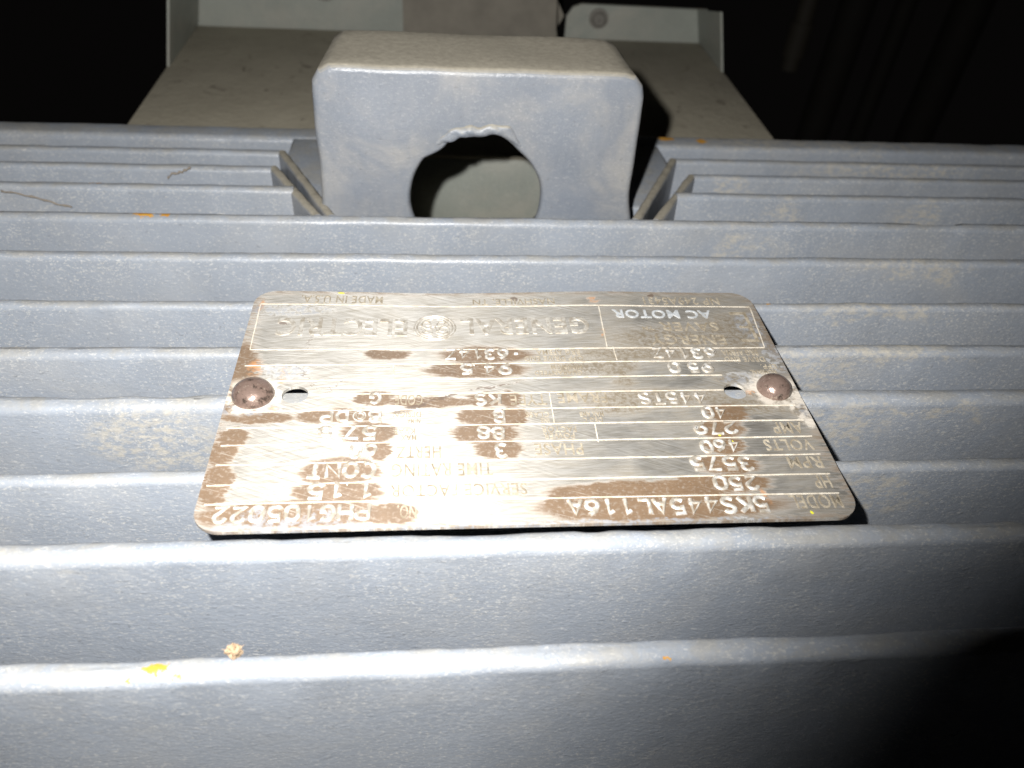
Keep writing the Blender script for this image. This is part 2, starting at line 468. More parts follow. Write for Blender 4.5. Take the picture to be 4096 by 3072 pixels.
def fin(name, p0, p1, mat=None, half=0.003, z0=0.0, z1=None, depth=0.085, base=0.0050, seg=300, rad=0.0017, lump=0.00022, seed=0.0):
    """a cast fin: tapered upright rib with a rounded top that runs from p0 to p1 (plan), top heights z0 -> z1"""
    if z1 is None: z1 = z0
    a = Vector((p0[0], p0[1], 0)); b = Vector((p1[0], p1[1], 0))
    d = (b - a); L = d.length; d.normalize()
    nrm = Vector((-d.y, d.x, 0))
    rad = max(rad, min(half, 0.0034) * 0.84)
    prof = []
    for k in range(7):                       # front flank, bottom to top
        q = k / 7.0
        prof.append((-(base + (half - base) * q), -depth + (depth - rad) * q))
    for k in range(6):
        an = math.pi - (math.pi / 2) * k / 5
        prof.append((-half + rad + rad * math.cos(an), -rad + rad * math.sin(an)))
    if half - rad > 0.0004:
        prof.append((0.0, 0.0001))
    for k in range(6):
        an = math.pi / 2 - (math.pi / 2) * k / 5
        prof.append((half - rad + rad * math.cos(an), -rad + rad * math.sin(an)))
    prof.append((half + (base - half) * 0.4, -depth * 0.4))
    prof.append((base, -depth))
    n = len(prof)
    seg = max(6, int(seg * min(1.0, L / 0.5)))
    vs, fs = [], []
    for i in range(seg + 1):
        tt = i / seg
        c = a + d * (L * tt)
        zz = z0 + (z1 - z0) * tt
        for (o, z) in prof:
            p = c + nrm * o + Vector((0, 0, zz + z))
            q = Vector((p.x * 55 + seed, p.y * 160, p.z * 160))
            w = mn.noise(q) * lump + mn.noise(q * 3.1) * lump * 0.55 + mn.noise(q * 8.3) * lump * 0.30
            nick = mn.noise(Vector((p.x * 42 + seed * 3, p.y * 30, 7.7)))
            if nick > 0.42 and z > -rad * 1.2: w -= (nick - 0.42) * 0.0035
            p += nrm * (w if o > 0 else -w) + Vector((0, 0, w * 0.8))
            vs.append(p)
    for i in range(seg):
        for k in range(n - 1):
            q = i * n + k
            fs.append((q, q + n, q + n + 1, q + 1))
    fs.append(tuple(range(n)))
    fs.append(tuple(seg * n + k for k in reversed(range(n))))
    me = bpy.data.meshes.new(name)
    me.from_pydata(vs, [], fs)
    me.validate()
    o = link(name, me, mat or M_FIN)
    me.set_sharp_from_angle(angle=math.radians(50))
    adopt(o, MOTOR)
    return o

XL, XR = -0.42, 0.46
full = [(-0.0283, -0.0080), (-0.0029, -0.0014), (0.0201, -0.0023), (0.0464, -0.0012), (0.0693, -0.0022), (0.0924, -0.0022), (0.1188, -0.0010), (0.1437, -0.0005)]
for i, (y, z) in enumerate(full):
    fin('cooling_fin', (XL, y), (XR, y), z0=z, half=0.0031 if i < 2 else (0.0032 if i == 3 else 0.0024 + 0.0003 * math.sin(i * 2.1)), seed=i * 13.7, lump=0.00036 if i < 2 else 0.00026)
# fins that stop short of the lug, on either side of it
side = [(0.1689, -0.0020, -0.0778, 0.0732), (0.1917, -0.0050, -0.0893, 0.0862), (0.2152, -0.0090, -0.0897, 0.0842)]
for i, (y, z, xl, xr) in enumerate(side):
    fin('cooling_fin', (XL, y), (xl, y), z0=z, half=0.0024, seed=40 + i * 9.1)
    fin('cooling_fin', (xr, y), (XR, y), z0=z, half=0.0024, seed=80 + i * 9.1)
fin('cooling_fin', (XL, 0.2425), (-0.064, 0.2425), z0=-0.0125, half=0.0065, rad=0.002, base=0.008, seed=120)
fin('cooling_fin', (0.0545, 0.2425), (XR, 0.2425), z0=-0.0125, half=0.0065, rad=0.002, base=0.008, seed=140)
# slanting ribs that close the pocket round the lug
for (p0, p1, z0, z1, s) in [((-0.0895, 0.2155), (-0.0615, 0.1462), -0.0088, -0.0010, 1), ((-0.0893, 0.1925), (-0.0665, 0.1462), -0.0049, -0.0010, 2),
                            ((0.0840, 0.2155), (0.0520, 0.1462), -0.0088, -0.0010, 3), ((0.0860, 0.1920), (0.0600, 0.1462), -0.0049, -0.0010, 4)]:
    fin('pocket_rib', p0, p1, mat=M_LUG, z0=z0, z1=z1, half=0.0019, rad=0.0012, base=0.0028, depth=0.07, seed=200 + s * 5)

# cast webs that tie the lug to the last fins, closing the back of the pocket
for q in ([(-0.0640, 0.1720), (-0.0640, 0.2370), (-0.0880, 0.2370), (-0.0880, 0.2150), (-0.0735, 0.1720)],
          [(0.0480, 0.1720), (0.0625, 0.1720), (0.0822, 0.2150), (0.0822, 0.2370), (0.0480, 0.2370)]):
    bm = bmesh.new()
    a = [bm.verts.new((x, y, -0.0100 - 0.0405 * (y - 0.172))) for x, y in q]
    b = [bm.verts.new((x, y, -0.0700)) for x, y in q]
    bm.faces.new(a); bm.faces.new(list(reversed(b)))
    for i in range(len(q)): bm.faces.new((a[i], b[i], b[(i + 1) % len(q)], a[(i + 1) % len(q)]))
    bmesh.ops.recalc_face_normals(bm, faces=bm.faces[:])
    top = [e for e in bm.edges if all(v in a for v in e.verts)]
    bmesh.ops.bevel(bm, geom=top, offset=0.0016, segments=3, profile=0.5, affect='EDGES')
    adopt(from_bm('lug_web', bm, M_FIN, sharp=40), MOTOR)
# pads on the fin under the plate that take its rivets
for (x0, x1) in ((-0.0790, -0.0545), (0.0550, 0.0790)):
    adopt(box('rivet_pad', (x0, 0.0425, -0.0400), (x1, 0.0487, -0.00105), M_FIN, 0.0006), MOTOR)

# shell below the fins: a long arc that falls away behind the last fin
vs, fs = [], []
arc = []
for k in range(29):
    y = -0.16 + k * 0.0155
    arc.append((y, -0.080 - ((y - 0.10) ** 2) * 1.1))
arc[-1] = (arc[-1][0], -0.20)
for x in (XL, XR):
    for (y, z) in arc: vs.append((x, y, z))
    for (y, z) in arc: vs.append((x, y, z - 0.012))
n = len(arc)
for k in range(n - 1):
    fs.append((k, k + 1, 2 * n + k + 1, 2 * n + k))
    fs.append((n + k, 3 * n + k, 3 * n + k + 1, n + k + 1))
    fs.append((k, n + k, n + k + 1, k + 1)); fs.append((2 * n + k, 2 * n + k + 1, 3 * n + k + 1, 3 * n + k))
fs.append((0, 2 * n, 3 * n, n)); fs.append((n - 1, 2 * n - 1, 4 * n - 1, 3 * n - 1))
me = bpy.data.meshes.new('motor_shell'); me.from_pydata(vs, [], fs); me.validate()
adopt(link('motor_shell', me, M_FIN, smooth=False), MOTOR)

# lifting lug: thick eye plate with a ragged cast hole
def lug():
    X0, X1, Z0, Z1, Y0, Y1 = -0.0655, 0.0505, -0.075, 0.0497, 0.1550, 0.1935
    HX, HZ, HR = -0.0084, 0.0010, 0.0246
    NO, NH = 112, 72
    def outline(ins, y):
        """rounded rectangle (upper corners round, slight lean), inset by ins"""
        r = 0.0078
        pts = []
        cen = [(X1 - r, Z1 - r, 0), (X0 + r, Z1 - r, 90), (X0 + 0.001, Z0 + 0.001, 180), (X1 - 0.001, Z0 + 0.001, 270)]
        for ci, (cx, cz, a0) in enumerate(cen):
            rr = (r if ci < 2 else 0.001)
            for k in range(8):
                a = math.radians(a0 + 90 * k / 7)
                pts.append((cx + rr * math.cos(a), cz + rr * math.sin(a)))
        # resample
        tot = []; L = 0
        for i in range(len(pts)):
            p, q = pts[i], pts[(i + 1) % len(pts)]
            tot.append(L); L += math.hypot(q[0] - p[0], q[1] - p[1])
        out = []
        for i in range(NO):
            s = L * i / NO
            j = max(k for k in range(len(pts)) if tot[k] <= s)
            p, q = pts[j], pts[(j + 1) % len(pts)]
            dl = math.hypot(q[0] - p[0], q[1] - p[1])
            f = (s - tot[j]) / dl if dl else 0
            out.append([p[0] + (q[0] - p[0]) * f, p[1] + (q[1] - p[1]) * f])
        cx, cz = (X0 + X1) / 2, (Z0 + Z1) / 2
        res = []
        tap = 0.0035 * max(0.0, (y - Y0) / (Y1 - Y0))
        for (x, z) in out:
            hx, hz = (X1 - X0) / 2, (Z1 - Z0) / 2
            x2 = cx + (x - cx) * (hx - ins - tap) / hx
            z2 = cz + (z - cz) * (hz - ins) / hz
            w = mn.noise(Vector((x * 70, z * 70, y * 60))) * 0.0005
            fl_ = max(0.0, min(1.0, (0.010 - z) / 0.018)); x2 += (0.0032 if x > cx else -0.0012) * fl_ * fl_
            res.append(Vector((x2 + w, y, z2 + w)))
        return res
    def hole(grow, y):
        res = []
        for i in range(NH):
            a = 2 * math.pi * i / NH
            r = HR + grow + mn.noise(Vector((math.cos(a) * 2.2, math.sin(a) * 2.2, y * 20))) * 0.0005
            da = math.degrees(a)
            # chipped crown of the hole with a step on its left
            if 52 < da < 118: r += 0.0016 * math.sin(math.pi * (da - 52) / 66)
            if 112 < da < 140: r -= 0.0014 * math.sin(math.pi * (da - 112) / 28)
            res.append(Vector((HX + r * math.cos(a), y, HZ + r * math.sin(a))))
        return res
    bm = bmesh.new()
    B = 0.0026
    steps = [(B * (1 - math.sin(t)), B * (1 - math.cos(t))) for t in [math.pi / 2 * k / 5 for k in range(6)]]
    oloops, hloops = [], []
    ring = [(ins, Y0 + dy) for ins, dy in steps]
    ring += [(0.0, Y0 + (Y1 - Y0) * q) for q in (0.25, 0.45, 0.65, 0.8)]
    ring += [(ins * 1.3, Y1 - dy) for ins, dy in reversed(steps)]
    for ins, y in ring:
        oloops.append([bm.verts.new(p) for p in outline(ins, y)])
        hloops.append([bm.verts.new(p) for p in hole(ins * 0.7 + 0.016 * max(0.0, (y - Y0 - 0.003) / (Y1 - Y0)), y)])
    for lo, n in ((oloops, NO), (hloops, NH)):
        for a, b in zip(lo[:-1], lo[1:]):
            for i in range(n):
                bm.faces.new((a[i], a[(i + 1) % n], b[(i + 1) % n], b[i]))
    for idx in (0, -1):
        es = []
        for lo, n in ((oloops[idx], NO), (hloops[idx], NH)):
            for i in range(n):
                e = bm.edges.get((lo[i], lo[(i + 1) % n]))
                es.append(e)
        bmesh.ops.triangle_fill(bm, use_beauty=True, use_dissolve=False, edges=es)
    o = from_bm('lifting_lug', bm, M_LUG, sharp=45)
    adopt(o, MOTOR)
    # lip of slag over the hole
    bm = bmesh.new()
    N, K = 40, 9
    rows = []
    for i in range(N + 1):
        f = i / N
        a = math.radians(126 - 74 * f)
        env = (math.sin(math.pi * f)) ** 0.5
        rr = HR + 0.0014 + 0.0011 * env + 0.0022 * math.exp(-((f - 0.75) / 0.13) ** 2) + mn.noise(Vector((f * 9, 3, 1))) * 0.0010
        w = (0.0021 + 0.0010 * mn.noise(Vector((f * 7, 8, 2)))) * env + 0.0002
        row = []
        for k in range(K):
            b = math.pi * k / (K - 1)
            r = rr + w * math.cos(b)
            y = Y0 + 0.0004 - (0.0017 * env) * math.sin(b) * (1 + 0.5 * mn.noise(Vector((f * 14, b, 5))))
            row.append(bm.verts.new((HX + r * math.cos(a), y, HZ + r * math.sin(a))))
        rows.append(row)
    for a, b in zip(rows[:-1], rows[1:]):
        for k in range(K - 1):
            bm.faces.new((a[k], a[k + 1], b[k + 1], b[k]))
        bm.faces.new((a[K - 1], a[0], b[0], b[K - 1]))
    bm.faces.new(rows[0]); bm.faces.new(rows[-1])
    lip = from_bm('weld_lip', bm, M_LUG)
    lip.parent = o
lug()

# ------------------------------------------------------------------ the nameplate
PW, PH, PT, PR = 0.159, 0.0958, 0.0009, 0.0066
NP = empty('nameplate', (0.0, 0.0, -0.0009), 'worn brushed metal motor nameplate with stamped numbers, riveted upside down onto the fins', 'nameplate')

def bend(x, y):
    f = max(0.0, min(1.2, y / PH))
    z = -0.0007 * f * f * math.exp(-((x + 0.022) / 0.028) ** 2)
    z += 0.0004 * f * f * math.exp(-((x - 0.03) / 0.02) ** 2)
    z += 0.00035 * math.exp(-((x + 0.045) / 0.03) ** 2 - ((y - 0.045) / 0.02) ** 2)
    z += 0.0002 * (1 - f) ** 2 * math.exp(-((x + 0.03) / 0.05) ** 2)
    return z

def bend_mesh(bm):
    for v in bm.verts:
        v.co.z += bend(v.co.x, v.co.y)

HOLES = [(-0.0617, 0.0462, 0.0035), (0.0609, 0.0466, 0.0033)]
def plate():
    bm = bmesh.new()
    loops = []
    pts = []
    for (cx, cy, a0) in [(PW / 2 - PR, PH - PR, 0), (-PW / 2 + PR, PH - PR, 90), (-PW / 2 + PR, PR, 180), (PW / 2 - PR, PR, 270)]:
        for k in range(11):
            a = math.radians(a0 + 9 * k)
            pts.append((cx + PR * math.cos(a), cy + PR * math.sin(a)))
    loops.append(pts)
    for (hx, hy, r) in HOLES:
        loops.append([(hx + r * math.cos(2 * math.pi * k / 32), hy + r * 0.98 * math.sin(2 * math.pi * k / 32)) for k in range(32)])
    es = []
    for lo in loops:
        vv = [bm.verts.new((x, y, 0)) for x, y in lo]
        for i in range(len(vv)):
            es.append(bm.edges.new((vv[i], vv[(i + 1) % len(vv)])))
    bmesh.ops.triangle_fill(bm, use_beauty=True, use_dissolve=False, edges=es)
    for i in range(1, 40):
        bmesh.ops.bisect_plane(bm, geom=bm.verts[:] + bm.edges[:] + bm.faces[:], plane_co=(-PW / 2 + PW * i / 40, 0, 0), plane_no=(1, 0, 0))
    for i in range(1, 24):
        bmesh.ops.bisect_plane(bm, geom=bm.verts[:] + bm.edges[:] + bm.faces[:], plane_co=(0, PH * i / 24, 0), plane_no=(0, 1, 0))
    top = bm.faces[:]
    for f in top:
        if f.normal.z < 0: f.normal_flip()
    r = bmesh.ops.extrude_face_region(bm, geom=top)
    low = [g for g in r['geom'] if isinstance(g, bmesh.types.BMVert)]
    for v in low: v.co.z -= PT
    bend_mesh(bm)
    uv = bm.loops.layers.uv.new('UVMap')
    for f in bm.faces:
        for l in f.loops:
            l[uv].uv = (l.vert.co.x, l.vert.co.y)
    o = from_bm('plate', bm, M_PLATE, sharp=40)
    adopt(o, NP)
    return o
PLATE = plate()

def on_plate(name, bm, mat):
    bend_mesh(bm)
    o = from_bm(name, bm, mat, sharp=50)
    adopt(o, NP)
    return o

RULES = [
    (0.07632, 0.00795, -0.07765, 0.00820),
    (0.07648, 0.01455, -0.07832, 0.01401),
    (0.07658, 0.02149, -0.07750, 0.02074),
    (0.07678, 0.02812, -0.07757, 0.02732),
    (0.07674, 0.03457, -0.07732, 0.03350),
    (0.07645, 0.04059, -0.07731, 0.03960),
    (0.05769, 0.04716, -0.05770, 0.04615),
    (0.05903, 0.05376, -0.06916, 0.05195),
    (0.06642, 0.06038, -0.07705, 0.05876),
    (0.07595, 0.06647, -0.07682, 0.06606),
    (0.07772, 0.08780, -0.07734, 0.08877),
    (-0.07734, 0.08877, -0.07682, 0.06606),
    (0.02792, 0.08797, 0.02716, 0.06699),
    (0.07780, 0.08724, 0.07607, 0.06684),
    (-0.03588, 0.05938, -0.03565, 0.05270),
    (0.02899, 0.06699, 0.02915, 0.06059),
    (0.00753, 0.04696, 0.00746, 0.03438),
    (0.01841, 0.03382, 0.01822, 0.02712),
]
for (x0, y0, x1, y1) in RULES:
    bm = bmesh.new()
    a, b = Vector((x0, y0, 0)), Vector((x1, y1, 0))
    d = b - a; L = d.length; d.normalize(); nn = Vector((-d.y, d.x, 0))
    n = max(2, int(L / 0.003)); w = 0.00019 if L > 0.03 else 0.00016; h = 0.00011
    rows = []
    for i in range(n + 1):
        c = a + d * (L * i / n)
        c += nn * mn.noise(Vector((c.x * 60, c.y * 200, 0))) * 0.00012
        ww = w * (1 + 0.35 * mn.noise(Vector((c.x * 400, c.y * 900, 2))))
        rows.append([bm.verts.new(c + nn * s * ww + Vector((0, 0, z))) for s, z in ((-1.3, -0.0002), (-0.8, h), (0.8, h), (1.3, -0.0002))])
    for p, q in zip(rows[:-1], rows[1:]):
        for k in range(3): bm.faces.new((p[k], p[k + 1], q[k + 1], q[k]))
        bm.faces.new((p[3], p[0], q[0], q[3]))
    bm.faces.new(rows[0]); bm.faces.new(rows[-1])
    on_plate('rule_line', bm, M_RULE)

DG = bpy.context.evaluated_depsgraph_get
def curve_to_bm(cu):
    o = bpy.data.objects.new('scratch', cu)
    COL.objects.link(o)
    bpy.context.view_layer.update()
    me = bpy.data.meshes.new_from_object(o.evaluated_get(DG()))
    bpy.data.objects.remove(o); bpy.data.curves.remove(cu)
    bm = bmesh.new(); bm.from_mesh(me); bpy.data.meshes.remove(me)
    return bm

def place(bm, cx, cy, w, h, zscale=None, pad=0.0):
    """fit the text mesh to its box on the plate; it reads from the far side, so it is turned half round"""
    xs = [v.co.x for v in bm.verts]; ys = [v.co.y for v in bm.verts]
    x0, x1, y0, y1 = min(xs), max(xs), min(ys), max(ys)
    sx, sy = (w / (x1 - x0) if w else 1), (h / (y1 - y0) if h else 1)
    for v in bm.verts:
        x = (v.co.x - (x0 + x1) / 2) * sx; y = (v.co.y - (y0 + y1) / 2) * sy
        v.co.x, v.co.y = cx - x, cy - y

def font_text(txt, cx, cy, w, h, mat, rise=0.0001, fat=0.0):
    cu = bpy.data.curves.new('txt', 'FONT')
    cu.body = txt; cu.size = 1.0; cu.resolution_u = 3; cu.offset = fat; cu.extrude = 0.5
    cu.space_character = 1.08
    bm = curve_to_bm(cu)
    for v in bm.verts: v.co.z = rise if v.co.z > 0 else -0.0002
    place(bm, cx, cy, w, h)
    on_plate('lettering', bm, mat)

# single-stroke punch alphabet on a 4 x 6 grid
def arc(cx, cy, rx, ry, a0, a1, n=9):
    return [(cx + rx * math.cos(math.radians(a0 + (a1 - a0) * i / n)), cy + ry * math.sin(math.radians(a0 + (a1 - a0) * i / n))) for i in range(n + 1)]
G = {
 '0': [arc(2, 4, 1.9, 2, 0, 180) + arc(2, 2, 1.9, 2, 180, 360) + [(3.9, 4)]],
 '1': [[(1.0, 4.7), (2.3, 6), (2.3, 0)]],
 '2': [arc(2, 4.2, 1.8, 1.8, 165, -35) + [(0.1, 0), (3.9, 0)]],
 '3': [arc(1.9, 4.5, 1.7, 1.5, 150, -90) + arc(1.9, 1.55, 1.95, 1.55, 90, -150)],
 '4': [[(3.0, 0), (3.0, 6), (0.1, 1.6), (4.0, 1.6)]],
 '5': [[(3.7, 6), (0.6, 6), (0.4, 3.3)] + arc(1.9, 2.0, 2.0, 1.9, 125, -150)],
 '6': [arc(2, 1.9, 1.9, 1.9, 90, 450, 14)[0:] , [(3.4, 6), (1.2, 4.4), (0.15, 2.2)]],
 '7': [[(0.1, 6), (3.9, 6), (1.4, 0)]],
 '8': [arc(2, 4.5, 1.6, 1.5, -90, 270, 14), arc(2, 1.55, 1.95, 1.55, 90, 450, 14)],
 '9': [arc(2, 4.1, 1.9, 1.9, -90, 270, 14), [(0.6, 0), (2.8, 1.6), (3.85, 3.8)]],
 'A': [[(0, 0), (2, 6), (4, 0)], [(0.8, 2.0), (3.2, 2.0)]],
 'B': [[(0.1, 0), (0.1, 6), (2.2, 6)] + arc(2.2, 4.6, 1.5, 1.4, 90, -90) + arc(2.2, 1.6, 1.8, 1.6, 90, -90) + [(0.1, 0)], [(0.1, 3.2), (2.2, 3.2)]],
 'C': [arc(2.1, 3, 2.1, 3, 50, 310, 14)],
 'D': [[(0.1, 0), (0.1, 6), (1.6, 6)] + arc(1.6, 3, 2.3, 3, 90, -90, 12) + [(0.1, 0)]],
 'G': [arc(2.1, 3, 2.1, 3, 50, 330, 14) + [(3.9, 2.7), (2.4, 2.7)]],
 'H': [[(0, 0), (0, 6)], [(4, 0), (4, 6)], [(0, 3.1), (4, 3.1)]],
 'K': [[(0, 0), (0, 6)], [(3.8, 6), (0.2, 2.6)], [(1.3, 3.7), (4, 0)]],
 'L': [[(0.2, 6), (0.2, 0), (3.8, 0)]],
 'N': [[(0, 0), (0, 6), (4, 0), (4, 6)]],
 'O': [arc(2, 3, 2.05, 3, 0, 360, 18)],
 'P': [[(0.1, 0), (0.1, 6), (2.2, 6)] + arc(2.2, 4.4, 1.7, 1.6, 90, -90) + [(0.1, 2.8)]],
 'S': [arc(2, 4.5, 1.75, 1.5, 30, 270, 10) + arc(2, 1.5, 1.9, 1.5, 90, -150, 10)],
 'T': [[(0, 6), (4, 6)], [(2, 6), (2, 0)]],
 'Z': [[(0.2, 6), (3.8, 6), (0.1, 0), (3.9, 0)]],
 '-': [[(1.2, 3), (2.8, 3)]],
 '.': [[(1.9, 0.25), (2.1, 0.25)]],
}
def tube_bm(lines, r, res=3):
    cu = bpy.data.curves.new('stroke', 'CURVE')
    cu.dimensions = '3D'; cu.bevel_depth = r; cu.bevel_resolution = res; cu.use_fill_caps = True
    for ln in lines:
        s = cu.splines.new('POLY'); s.points.add(len(ln) - 1)
        for p, q in zip(s.points, ln): p.co = (q[0], q[1], 0, 1)
    return curve_to_bm(cu)

def stamped(txt, cx, cy, w, h):
    lines = []
    x = 0.0
    for ch in txt:
        jx, jy, ja = random.uniform(-.12, .12), random.uniform(-.3, .3), random.uniform(-.06, .06)
        for ln in G[ch]:
            lines.append([(x + jx + (p[0] - 2) * math.cos(ja) - (p[1] - 3) * math.sin(ja) + 2, jy + (p[0] - 2) * math.sin(ja) + (p[1] - 3) * math.cos(ja) + 3) for p in ln])
        x += 2.6 if ch == '.' else 5.6
    bm = tube_bm(lines, 0.82)
    zs = 0.00042 / 0.82
    for v in bm.verts: v.co.z *= zs
    place(bm, cx, cy, w, h)
    on_plate('stamped_characters', bm, M_STAMP)

TEXT = [
    ('L', 'MODEL', 0.06941, 0.00538, 0.01297, 0.00434),
    ('L', 'HP', 0.07351, 0.01185, 0.00422, 0.00422),
    ('L', 'RPM', 0.07140, 0.01862, 0.00909, 0.00396),
    ('L', 'VOLTS', 0.06920, 0.02506, 0.01324, 0.00408),
    ('L', 'AMP', 0.07118, 0.03149, 0.00832, 0.00428),
    ('L', 'SERVICE FACTOR', -0.01848, 0.01117, 0.03296, 0.00385),
    ('L', 'TIME RATING', -0.02241, 0.01791, 0.02486, 0.00437),
    ('L', 'PHASE', 0.00755, 0.02464, 0.01255, 0.00408),
    ('L', 'POWER', 0.00820, 0.02950, 0.00816, 0.00214),
    ('L', 'FACTOR', 0.00843, 0.03192, 0.00927, 0.00205),
    ('L', 'HERTZ', -0.02835, 0.02407, 0.01112, 0.00402),
    ('L', 'MAX', -0.03096, 0.02923, 0.00390, 0.00200),
    ('L', 'KVAR', -0.03228, 0.03164, 0.00570, 0.00209),
    ('L', 'DEG C', 0.01805, 0.03536, 0.00531, 0.00185),
    ('L', 'MAX AMB', 0.01805, 0.03762, 0.00651, 0.00188),
    ('L', 'INS', 0.00507, 0.03542, 0.00228, 0.00184),
    ('L', 'CLASS', 0.00325, 0.03774, 0.00643, 0.00193),
    ('L', 'NEMA', -0.02979, 0.03547, 0.00339, 0.00186),
    ('L', 'DESIGN', -0.03153, 0.03799, 0.00724, 0.00219),
    ('L', 'FRAME', 0.01647, 0.04432, 0.01378, 0.00407),
    ('L', 'TYPE', 0.00139, 0.04373, 0.01007, 0.00417),
    ('L', 'CODE', -0.03125, 0.04376, 0.00739, 0.00419),
    ('L', 'NO.', -0.03090, 0.00468, 0.00444, 0.00402),
    ('L', 'GUARANTEED', 0.01113, 0.05510, 0.01373, 0.00196),
    ('L', 'MINIMUM', 0.01379, 0.05774, 0.00917, 0.00215),
    ('L', 'OPP DRIVE END', 0.01055, 0.06165, 0.01727, 0.00220),
    ('L', 'BRG AFBMA', 0.01214, 0.06454, 0.01290, 0.00232),
    ('L', 'DRIVE END', 0.06802, 0.06102, 0.01228, 0.00224),
    ('L', 'BRG AFBMA', 0.06749, 0.06406, 0.01108, 0.00253),
    ('L', 'NOMINAL', 0.07199, 0.05505, 0.00772, 0.00193),
    ('L', 'EFF.', 0.07436, 0.05757, 0.00468, 0.00204),
    ('W', 'AC MOTOR', 0.04784, 0.08359, 0.03197, 0.00429),
    ('L', 'SAVER', 0.05500, 0.07711, 0.01848, 0.00440),
    ('L', 'TM', 0.04165, 0.07613, 0.00349, 0.00157),
    ('L', 'ENERGY', 0.05311, 0.07046, 0.02341, 0.00473),
    ('L', 'NP 249A5431', 0.05578, 0.09096, 0.02521, 0.00383),
    ('L', 'NASHVILLE, TN', 0.00101, 0.09085, 0.02612, 0.00359),
    ('L', 'MADE IN U.S.A.', -0.05289, 0.09148, 0.02515, 0.00398),
    ('B', 'GENERAL', 0.00354, 0.07770, 0.03968, 0.00818),
    ('B', 'ELECTRIC', -0.05164, 0.07714, 0.03850, 0.00860),
    ('S', '5KS445AL116A', 0.03210, 0.00479, 0.04990, 0.00599),
    ('S', 'PHG105022', -0.05716, 0.00494, 0.03611, 0.00557),
    ('S', '250', 0.05091, 0.01190, 0.01199, 0.00548),
    ('S', '3575', 0.04898, 0.01865, 0.01651, 0.00576),
    ('S', '460', 0.05045, 0.02492, 0.01106, 0.00529),
    ('S', '279', 0.05106, 0.03173, 0.01250, 0.00536),
    ('S', '40', 0.05231, 0.03774, 0.00703, 0.00532),
    ('S', '445TS', 0.04199, 0.04376, 0.01961, 0.00559),
    ('S', '1.15', -0.04705, 0.01165, 0.01548, 0.00561),
    ('S', 'CONT', -0.04687, 0.01833, 0.01662, 0.00581),
    ('S', '60', -0.04230, 0.02476, 0.00722, 0.00557),
    ('S', '57.5', -0.04666, 0.03121, 0.01569, 0.00544),
    ('S', 'B', -0.04003, 0.03732, 0.00359, 0.00505),
    ('S', 'DP', -0.05052, 0.03748, 0.00770, 0.00503),
    ('S', 'G', -0.04022, 0.04452, 0.00355, 0.00500),
    ('S', 'KS', -0.00966, 0.04393, 0.00761, 0.00511),
    ('S', 'B', -0.00711, 0.03716, 0.00348, 0.00554),
    ('S', '88', -0.00961, 0.03088, 0.00759, 0.00546),
    ('S', '3', -0.00748, 0.02433, 0.00344, 0.00554),
    ('S', '94.5', -0.00952, 0.05707, 0.01507, 0.00551),
    ('S', '-6314Z', -0.01048, 0.06393, 0.02120, 0.00555),
    ('S', '6314Z', 0.05030, 0.06389, 0.02003, 0.00559),
    ('S', '95.0', 0.05057, 0.05726, 0.01376, 0.00512),
]
for kind, txt, cx, cy, w, h in TEXT:
    if kind == 'S': stamped(txt, cx, cy, w, h)
    elif kind == 'B': font_text(txt, cx, cy, w, h, M_BIG, 0.00018, 0.022)
    elif kind == 'W': font_text(txt, cx, cy, w, h, M_LETTERB, 0.00012, 0.018)
    else: font_text(txt, cx, cy, w, h, M_LETTER, 0.0001, 0.004)

# round monogram between the two big words, small ring mark, and the square device by the title
def spiral(cx, cy, r, turns, a0, hand=1, n=22):
    return [(cx + r * (1 - 0.78 * i / n) * math.cos(a0 + hand * turns * 2 * math.pi * i / n), cy + r * (1 - 0.78 * i / n) * math.sin(a0 + hand * turns * 2 * math.pi * i / n)) for i in range(n + 1)]
def emblem():
    R = 0.0064
    ln = [arc(0, 0, R, R, 0, 360, 48), arc(0, 0, R * 0.86, R * 0.86, 0, 360, 44)]
    for k in range(4):                                   # curls round the rim
        a = math.pi / 4 + k * math.pi / 2
        ln.append([(R * 0.70 * math.cos(a + t), R * 0.70 * math.sin(a + t)) for t in [(-0.62 + 1.24 * i / 10) for i in range(11)]])
    s = R * 0.40                                         # interlaced script letters
    ln.append(spiral(-0.40 * R, 0.18 * R, s, 1.35, 0.6, 1))
    ln.append([(-0.12 * R, 0.30 * R), (-0.02 * R, -0.05 * R), (-0.22 * R, -0.48 * R), (-0.52 * R, -0.45 * R), (-0.40 * R, -0.20 * R), (-0.02 * R, -0.10 * R), (0.15 * R, -0.05 * R)])
    ln.append(spiral(0.36 * R, 0.26 * R, s * 0.85, 1.2, 0.3, 1))
    ln.append(spiral(0.36 * R, -0.26 * R, s * 0.85, 1.2, 2.0, -1))
    bm = tube_bm(ln, 0.00026, 2)
    for v in bm.verts: v.co.z *= 0.9
    place(bm, -0.0241, 0.0771, 0.0130, 0.0130)
    on_plate('round_emblem', bm, M_BIG)
emblem()
bm = tube_bm([arc(0, 0, 1, 1, 0, 360, 28), arc(-0.12, 0, 0.55, 0.6, 50, 310, 10), [(0.05, -0.45), (0.3, 0.45), (0.55, -0.45)]], 0.13, 2)
for v in bm.verts: v.co.z *= 0.0015
place(bm, -0.04402, 0.0376, 0.0036, 0.0040)
on_plate('ring_mark', bm, M_STAMP)
bm = bmesh.new()
def slab(x0, x1, y0, y1):
    q = [bm.verts.new((x, y, z)) for z in (-0.0002, 0.00012) for x, y in ((x0, y0), (x1, y0), (x1, y1), (x0, y1))]
    for f in ((0, 1, 2, 3), (4, 5, 6, 7), (0, 1, 5, 4), (1, 2, 6, 5), (2, 3, 7, 6), (3, 0, 4, 7)):
        bm.faces.new([q[i] for i in f])
